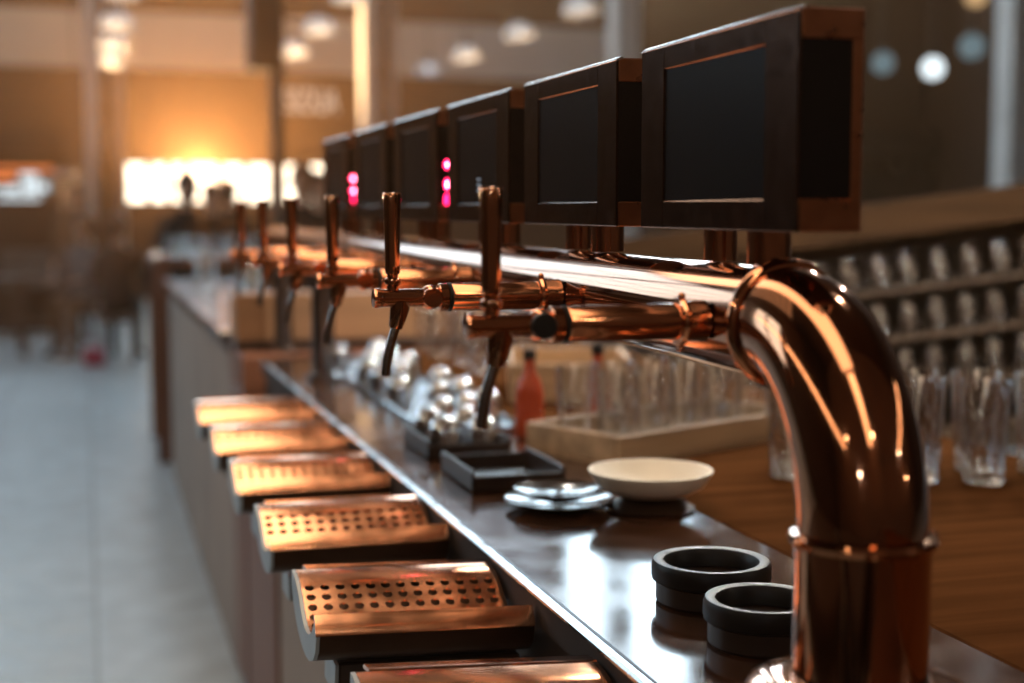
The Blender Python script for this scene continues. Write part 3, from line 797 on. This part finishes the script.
for i, (x, y, z, l) in enumerate(((1.35, 1.55, 2.45, 'unseen dome lamp added over the near end of the plank counter'), (1.30, 2.75, 2.40, 'unseen dome lamp added over the middle of the plank counter'), (1.25, 4.0, 2.45, 'unseen dome lamp added over the far end of the plank counter'), (1.75, 3.75, 2.45, 'unseen dome lamp added before the left half of the glass rack'), (2.15, 3.45, 2.45, 'unseen dome lamp added before the middle of the glass rack'), (2.6, 3.2, 2.45, 'unseen dome lamp added before the right half of the glass rack'))):
    dome_lamp(x, y, z, .30, l, 'added warm lamps over the plank counter', bulb='counter_fill' if i < 3 else 'rack_fill', inner=True)  # lamps out of view, added to brighten the back counter and rack
M['sparkle_warm'] = emis('sparkle_warm', (1.0, .84, .64), 100)
M['sparkle_cool'] = emis('sparkle_cool', (.78, .90, 1.0), 130)
for i, (x, z) in enumerate(((-2.9, 3.6), (-1.2, 2.3), (.7, 3.3), (4.2, 2.9), (5.4, 2.2))):  # lamps out of view, added to sparkle in the glasses and copper
    t = empty('added_wall_lamp', (x, -2.3, z), 'unseen round wall lamp added for sparkle on the glasses', 'lamp', 'added wall lamps behind the viewpoint')
    b = MB(); b.lathe([(.06, 0), (.06, .015), (.02, .02), (.02, .10)], 'Y', seg=20); b.build('wall_plate', 'iron', t)
    b = MB(); b.sphere((0, .15, 0), .058, 20); b.build('globe', 'sparkle_cool' if i % 2 else 'sparkle_warm', t)
# ================================================================== far furniture
def stool(x, y, h, label, rz=0):
    t = empty('bar_stool', (x, y, 0), label, 'stool', 'wooden bar stools on the left', rot=(0, 0, rz))
    b = MB(); b.box(-.19, .19, -.19, .19, h-.04, h, .012); b.build('seat', 'stool', t)
    for sx in (-1, 1):
        for sy in (-1, 1):
            b = MB(); b.tube([(sx*.15, sy*.15, h-.03), (sx*.20, sy*.20, 0)], [.022, .018], 10); b.build('leg', 'stool', t)
    b = MB()
    for s in (-1, 1):
        b.tube([(-.175, s*.175, h*.4), (.175, s*.175, h*.4)], .012, 8); b.tube([(s*.175, -.175, h*.48), (s*.175, .175, h*.48)], .012, 8)
    b.build('stretcher', 'stool', t)
stool(-.84, 15.3, .82, 'dark wooden bar stool at the left edge', .2)
stool(-.48, 15.9, .80, 'dark wooden bar stool before the grey cabinet', .1)
stool(-1.30, 17.2, .80, 'dark wooden bar stool beside the grey cabinet', .3)
t = empty('cabinet', (-.62, 18.0, 0), 'grey-brown cabinet below the lit kiosk panels', 'cabinet')
b = MB(); b.box(-.36, .36, 0, .5, .55, 1.02, .01); b.build('body', 'cabinet', t)
for s in (-1, 1):
    for v in (.03, .44):
        b = MB(); b.box(s*.30-.03, s*.30+.03, v, v+.06, 0, .55); b.build('leg', 'stool', t, 0)
b = MB(); b.box(-.06, .06, -.02, -.004, .86, .885, .004); b.build('handle', 'steel', t)
# kiosk with lit panels
t = empty('food_kiosk', (-.75, 18.6, 0), 'far food kiosk with white lit panels and an orange strip', 'kiosk')
b = MB(); b.box(-.9, .52, .02, .6, 0, 1.62, .01); b.box(-.9, .52, .02, .6, 2.20, 2.5, .01); b.box(-.9, -.8, .02, .6, 1.62, 2.2); b.box(.42, .52, .3, .6, 1.62, 2.2); b.box(-.8, .42, .5, .6, 1.62, 2.2); b.build('kiosk_frame', 'dark_wall', t, 0)
b = MB()
for (x0, x1, z0, z1) in ((-.02, .20, 1.90, 1.96), (-.17, -.03, 1.70, 1.80), (.02, .19, 1.70, 1.87), (.21, .32, 1.73, 1.84), (-.34, -.20, 1.72, 1.78), (-.30, .22, 1.62, 1.66)):
    b.box(x0, x1, .25, .27, z0, z1)
b.build('menu_panel', 'kiosk_white', t, 0)
b = MB(); b.box(-.5, .38, -.02, .018, 1.985, 2.03); b.box(-.4, -.06, -.02, .018, 1.86, 1.93); b.build('orange_strip', 'kiosk_orange', t, 0)
t = empty('floor_lamp', (-.215, 15, 0), 'slim brass floor lamp with a flat top left of the pillar', 'lamp')
b = MB(); b.lathe([(.15, 0), (.15, .02), (.02, .03), (.016, 1.84)], 'Z', seg=20); b.build('pole', 'copper_edge', t)
b = MB(); b.lathe([(.13, 1.84), (.11, 1.875), (.03, 1.89)], 'Z', seg=24); b.build('lamp_shade', 'copper_edge', t)
t = empty('spiral_lamp', (-.085, 17.5, 1.60), 'small spiral of lit dots left of the stone pillar', 'lamp')
b = MB(); b.lathe([(.01, -.02), (.01, 5.7)], 'Z', seg=8); b.build('cord', 'iron', t)
b = MB()
for k in range(6): b.torus((0, 0, .04+k*.062), .03, .011, 'Z', 16, 8)
b.build('lit_coil', 'bulb_warm' if False else 'globe_amber', t)
# tall wooden table with a steel top at the far end of the bar
t = empty('high_table', (.70, 8.95, 0), 'tall red-brown wooden table end beyond the counter', 'table')
b = MB(); b.box(-.32, .50, -.35, .75, 1.17, 1.215, .006); b.build('table_top', 'brown_wood', t)
b = MB(); b.box(-.30, .48, -.33, .73, 1.215, 1.222, .002); b.build('steel_inlay', 'steel', t)
for (x, y) in ((-.27, -.3), (.44, -.3), (-.27, .68), (.44, .68)):
    b = MB(); b.box(x-.045, x+.045, y-.045, y+.045, 0, 1.17, .004); b.build('leg', 'brown_wood', t)
gt = mk_glass('wine_glass', .03, .04, .12, 'glass', 'clear glass on the tall far table', 'glasses on the far table', (.55, 8.75, 1.2222))
for (x, y) in ((.50, 8.9), (.7, 8.8), (.85, 9.0), (.95, 8.72), (.62, 9.2)): copy_tree(gt, (x, y, 1.2222))
gt2 = mk_glass('carafe', .05, .045, .20, 'glass', 'clear carafe on the raised far counter', 'carafes on the raised counter', (.70, 6.4, 1.1152))
for (x, y) in ((.62, 5.6), (.55, 7.0)): copy_tree(gt2, (x, y, 1.1152))

def added_table(x0, x1, y0, y1, label):  # unseen table, added to darken what the copper riser reflects
    t = empty('added_table', ((x0+x1)/2, (y0+y1)/2, 0), label, 'table')
    w2, h2 = (x1-x0)/2, (y1-y0)/2
    b = MB(); b.box(-w2, w2, -h2, h2, .74, .79, .006); b.build('table_top', 'matte_wood', t)
    b = MB(); b.box(-w2+.05, w2-.05, -h2+.05, h2-.05, .62, .74); b.build('apron', 'matte_wood', t, 0)
    for sx in (-1, 1):
        for sy in (-1, 1):
            b = MB(); b.box(sx*(w2-.1)-.04, sx*(w2-.1)+.04, sy*(h2-.1)-.04, sy*(h2-.1)+.04, 0, .62, .004); b.build('leg', 'matte_wood', t)
added_table(-3.3, -.22, -2.15, -.22, 'unseen dark table added behind the viewpoint to darken copper reflections')
added_table(-3.6, -.95, .1, 2.6, 'unseen dark table added left of the drip trays to darken copper reflections')
# ================================================================== people
def skin_mesh(verts, edges, radii, root=0, sub=2):
    me = bpy.data.meshes.new('body_cage'); me.from_pydata(verts, edges, [])
    o = bpy.data.objects.new('body_cage', me); COL.objects.link(o)
    sk = o.modifiers.new('skin', 'SKIN'); sk.use_smooth_shade = True
    o.modifiers.new('sub', 'SUBSURF').levels = sub
    for i, r in enumerate(radii):
        v = me.skin_vertices[0].data[i]; v.radius = r if isinstance(r, tuple) else (r, r); v.use_root = (i == root)
    o.modifiers['sub'].render_levels = sub
    dg = bpy.context.evaluated_depsgraph_get()
    out = bpy.data.meshes.new_from_object(o.evaluated_get(dg)); bpy.data.objects.remove(o)
    return out
def person(loc, rz, label, top, legs, pose='stand', hair='hair', scale=1.0, lean=0.0):
    V, E, R, J = [], [], [], {}
    def add(n, p, r, par=None):
        J[n] = len(V); V.append(p); R.append(r)
        if par is not None: E.append((J[par], J[n]))
    sit = pose == 'sit'
    hz = .60 if sit else .93
    ly = lean
    add('pelvis', (0, 0, hz), (.15, .115))
    add('waist', (0, -.01+ly*.3, hz+.17), (.135, .10), 'pelvis')
    add('chest', (0, ly*.7, hz+.36), (.165, .115), 'waist')
    add('neck0', (0, ly, hz+.53), (.075, .07), 'chest')
    add('neck', (0, ly*1.05+.01, hz+.60), (.052, .055), 'neck0')
    add('jaw', (0, ly*1.1+.035, hz+.66), (.058, .068), 'neck')
    add('head', (0, ly*1.15+.02, hz+.755), (.076, .094), 'jaw')
    add('crown', (0, ly*1.15+.0, hz+.83), (.045, .055), 'head')
    for s, n in ((-1, 'l'), (1, 'r')):
        add('sh'+n, (s*.175, ly, hz+.47), .068, 'chest')
        if sit: add('el'+n, (s*.23, ly+.10, hz+.22), .046, 'sh'+n); add('wr'+n, (s*.14, ly+.33, hz+.20), .031, 'el'+n); hd = Vector((-s*.1, .9, -.1))
        else: add('el'+n, (s*.235, ly-.02, hz+.20), .046, 'sh'+n); add('wr'+n, (s*.225, ly+.12, hz-.02), .031, 'el'+n); hd = Vector((0, .45, -.85))
        hd.normalize(); w = Vector(V[J['wr'+n]])
        pm = w+hd*.07; add('palm'+n, tuple(pm), (.034, .020), 'wr'+n)
        side = Vector((s, 0, 0)).cross(hd).normalized() if not sit else Vector((1, 0, 0))
        lat = Vector((0, 1, 0)) if not sit else Vector((s, 0, 0))
        lat = (lat-lat.dot(hd)*hd).normalized(); bend = hd.cross(lat)*(.25)
        for k, (off, L) in enumerate(((-.026, .068), (-.009, .078), (.009, .073), (.026, .058))):
            a = pm+lat*off+hd*.035; m_ = a+hd*L*.5; e_ = m_+(hd+bend*s).normalized()*L*.5
            add('f%d%s' % (k, n), tuple(a), .010, 'palm'+n); add('g%d%s' % (k, n), tuple(m_), .0088, 'f%d%s' % (k, n)); add('h%d%s' % (k, n), tuple(e_), .0075, 'g%d%s' % (k, n))
        a = w+hd*.03+lat*.035; add('t0'+n, tuple(a), .011, 'wr'+n); add('t1'+n, tuple(a+hd*.035+lat*.02), .009, 't0'+n)
        if sit:
            add('hp'+n, (s*.095, .06, hz-.02), .10, 'pelvis'); add('kn'+n, (s*.12, .46, hz-.02), .065, 'hp'+n); add('an'+n, (s*.12, .42, .14 if hz < .7 else .30), .042, 'kn'+n)
            add('ft'+n, (s*.13, .50, V[J['an'+n]][2]-.085), (.045, .04), 'an'+n); add('to'+n, (s*.135, .60, V[J['an'+n]][2]-.10), (.04, .028), 'ft'+n)
        else:
            add('hp'+n, (s*.095, 0, hz-.10), .10, 'pelvis'); add('kn'+n, (s*.10, .02, .50), .066, 'hp'+n); add('an'+n, (s*.10, -.02, .11), .042, 'kn'+n)
            add('ft'+n, (s*.105, .04, .045), (.045, .04), 'an'+n); add('to'+n, (s*.115, .16, .032), (.04, .028), 'ft'+n)
    me = skin_mesh(V, E, R)
    me.materials.clear()
    for k in (top, legs, 'skin', 'cloth_black'): me.materials.append(M[k])
    nz = hz+.575
    wrs = [Vector(V[J['wrl']]), Vector(V[J['wrr']])]
    for p in me.polygons:
        c = p.center; p.use_smooth = True
        hand = min((c-w).length for w in wrs) < .01 or any((c-(w)).length < .20 and (c-w).dot(Vector((0, .5, -.5)) if not sit else Vector((0, 1, 0))) > 0.0 and abs(c.x) > .06 for w in wrs)
        if c.z > nz: p.material_index = 2
        elif hand: p.material_index = 2
        elif c.z < hz+.02 and not (abs(c.x) > .19 and not sit): p.material_index = 3 if c.z < .07 else 1
        else: p.material_index = 0
    o = bpy.data.objects.new('person', me); COL.objects.link(o); tag(o, label, 'person')
    zmin = min(v.co.z for v in me.vertices)
    o.location = (loc[0], loc[1], loc[2]-zmin*scale); o.rotation_euler = (0, 0, rz); o.scale = (scale,)*3
    hc = Vector(V[J['head']])
    b = MB(); g = bmesh.ops.create_uvsphere(b.bm, u_segments=20, v_segments=12, radius=1)
    for v in g['verts']:
        q = v.co.copy(); front = q.y > .15 and q.z < .35
        v.co = hc+Vector((q.x*.087, q.y*.104-.012, q.z*.105+.02))
        if front: v.co.y = hc.y+.04-.02*abs(q.z); v.co.x *= .9
        if q.z < -.4 and q.y < 0: v.co.z -= .05
    b.build('hair', hair, o, 60)
    b = MB(); b.tube([hc+Vector((0, .080, .012)), hc+Vector((0, .100, -.012)), hc+Vector((0, .086, -.024))], [.008, .013, .010], 10); b.build('nose', 'skin', o, 60)
    for s in (-1, 1):
        b = MB(); b.sphere(hc+Vector((s*.03, .081, .018)), .010, 10); b.build('eye', 'cloth_black', o, 60)
        b = MB(); b.sphere(hc+Vector((s*.080, .0, -.005)), .026, 12, sz=(.35, .7, 1)); b.build('ear', 'skin', o, 60)
    return o
pa = person((.28, 14.6, 0), -.2, 'person in black seen from behind, seated low beside the tall table', 'cloth_black', 'cloth_black', 'sit', lean=.10)
b = MB(); b.box(-.18, .18, -.18, .20, .43, .48, .02); 
def low_stool(x, y, label):
    t = empty('low_stool', (x, y, 0), label, 'stool')
    b = MB(); b.box(-.19, .19, -.19, .19, .41, .46, .015); b.build('seat', 'stool', t)
    for sx in (-1, 1):
        for sy in (-1, 1):
            b = MB(); b.box(sx*.15-.02, sx*.15+.02, sy*.15-.02, sy*.15+.02, 0, .41, .003); b.build('leg', 'stool', t, 0)
b.bm.free()
low_stool(.28, 14.55, 'low dark stool under the person in black')
pb_ = person((-.0, 15.6, 0), 2.6, 'person in a grey top seated with the face turned to the aisle', 'cloth_grey', 'cloth_brown', 'sit', lean=.04)
low_stool(-.0, 15.6, 'low dark stool under the person in grey')
person((-.10, 16.9, 0), PI*.9, 'person in brown standing before the stone pillar', 'cloth_brown', 'cloth_black')
crowd = [(.78, 11.6, 'cloth_black', 'cloth_black', 2.9, 1.0, 'person in black standing at the left end of the sunlit window'),
         (1.10, 13.2, 'cloth_brown', 'cloth_black', 3.3, .97, 'person in brown standing below the sunlit window'),
         (1.38, 14.5, 'cloth_black', 'cloth_grey', .2, 1.0, 'person in a dark top with back turned below the window'),
         (1.52, 10.4, 'cloth_black', 'cloth_black', 2.8, 1.02, 'tall person in black, dark silhouette against the window'),
         (1.75, 11.2, 'cloth_white', 'cloth_black', 3.4, 1.0, 'person in a pale shirt right of the tall silhouette'),
         (3.05, 15.5, 'cloth_black', 'cloth_black', 3.0, 1.05, 'person in black before the narrow window'),
         (3.45, 16.2, 'cloth_brown', 'cloth_black', 3.1, 1.08, 'person in brown before the narrow window')]
for (x, y, tp_, lg, rz, s_, lab) in crowd: person((x, y, 0), rz, lab, tp_, lg, scale=s_)
# pink bag beside the seated pair
t = empty('handbag', (.10, 14.95, 0), 'small pink handbag beside the seated person in black', 'bag')
b = MB(); b.box(-.10, .10, -.04, .04, .0, .17, .02); b.build('bag_body', 'pink', t)
b = MB(); b.tube([(-.06, 0, .16), (-.05, 0, .24), (0, 0, .27), (.05, 0, .24), (.06, 0, .16)], .008, 8); b.build('handle', 'pink', t)
t.location = (.05, 14.25, 0)

# ================================================================== light, camera, render look
w = bpy.data.worlds.new('world'); sc.world = w; w.use_nodes = True
w.node_tree.nodes['Background'].inputs['Color'].default_value = (.10, .07, .05, 1)
w.node_tree.nodes['Background'].inputs['Strength'].default_value = .3
def area(name, loc, target, size, sy, col, power):
    l = bpy.data.lights.new(name, 'AREA'); l.shape = 'RECTANGLE'; l.size = size; l.size_y = sy; l.color = col; l.energy = power
    o = bpy.data.objects.new(name, l); COL.objects.link(o); o.location = loc
    d = Vector(target)-Vector(loc); o.rotation_euler = d.to_track_quat('-Z', 'Y').to_euler(); return o

nt = w.node_tree
vs = nt.nodes.new('ShaderNodeVolumeScatter'); vs.inputs['Color'].default_value = (1.0, .58, .30, 1); vs.inputs['Density'].default_value = .0023; vs.inputs['Anisotropy'].default_value = .78
nt.links.new(vs.outputs[0], nt.nodes['World Output'].inputs['Volume'])
pl = bpy.data.lights.new('low_sun', 'SPOT'); pl.spot_size = math.radians(76); pl.spot_blend = .5; pl.energy = 11500; pl.color = (1, .60, .27); pl.shadow_soft_size = .06
po = bpy.data.objects.new('low_sun', pl); COL.objects.link(po); po.location = (1.86, 24.96, 2.0); po.rotation_euler = Vector((-.02, -1, .61)).to_track_quat('-Z', 'Y').to_euler()
cam = bpy.data.cameras.new('camera'); co = bpy.data.objects.new('camera', cam); COL.objects.link(co); sc.camera = co
f = 1422.2; cam.sensor_width = 36; cam.lens = f*36/1024
p_ = math.atan(131.5/f); psi = math.atan(427*math.cos(p_)/f)
F = Vector((math.sin(psi)*math.cos(p_), math.cos(psi)*math.cos(p_), -math.sin(p_)))
co.location = (0, 0, 1.5); co.rotation_euler = F.to_track_quat('-Z', 'Y').to_euler()
cam.clip_start = .05; cam.clip_end = 100
cam.dof.use_dof = True; cam.dof.focus_distance = 1.48; cam.dof.aperture_fstop = 2.55
sc.view_settings.view_transform = 'Standard'; sc.view_settings.look = 'None'; sc.view_settings.gamma = 1; sc.view_settings.exposure = 0.0
sc.view_settings.use_curve_mapping = False
cy = sc.cycles; cy.use_denoising = True; cy.max_bounces = 10; cy.transmission_bounces = 8; cy.glossy_bounces = 5; cy.diffuse_bounces = 3; cy.volume_bounces = 1
cy.caustics_reflective = False; cy.caustics_refractive = False; cy.sample_clamp_indirect = 6
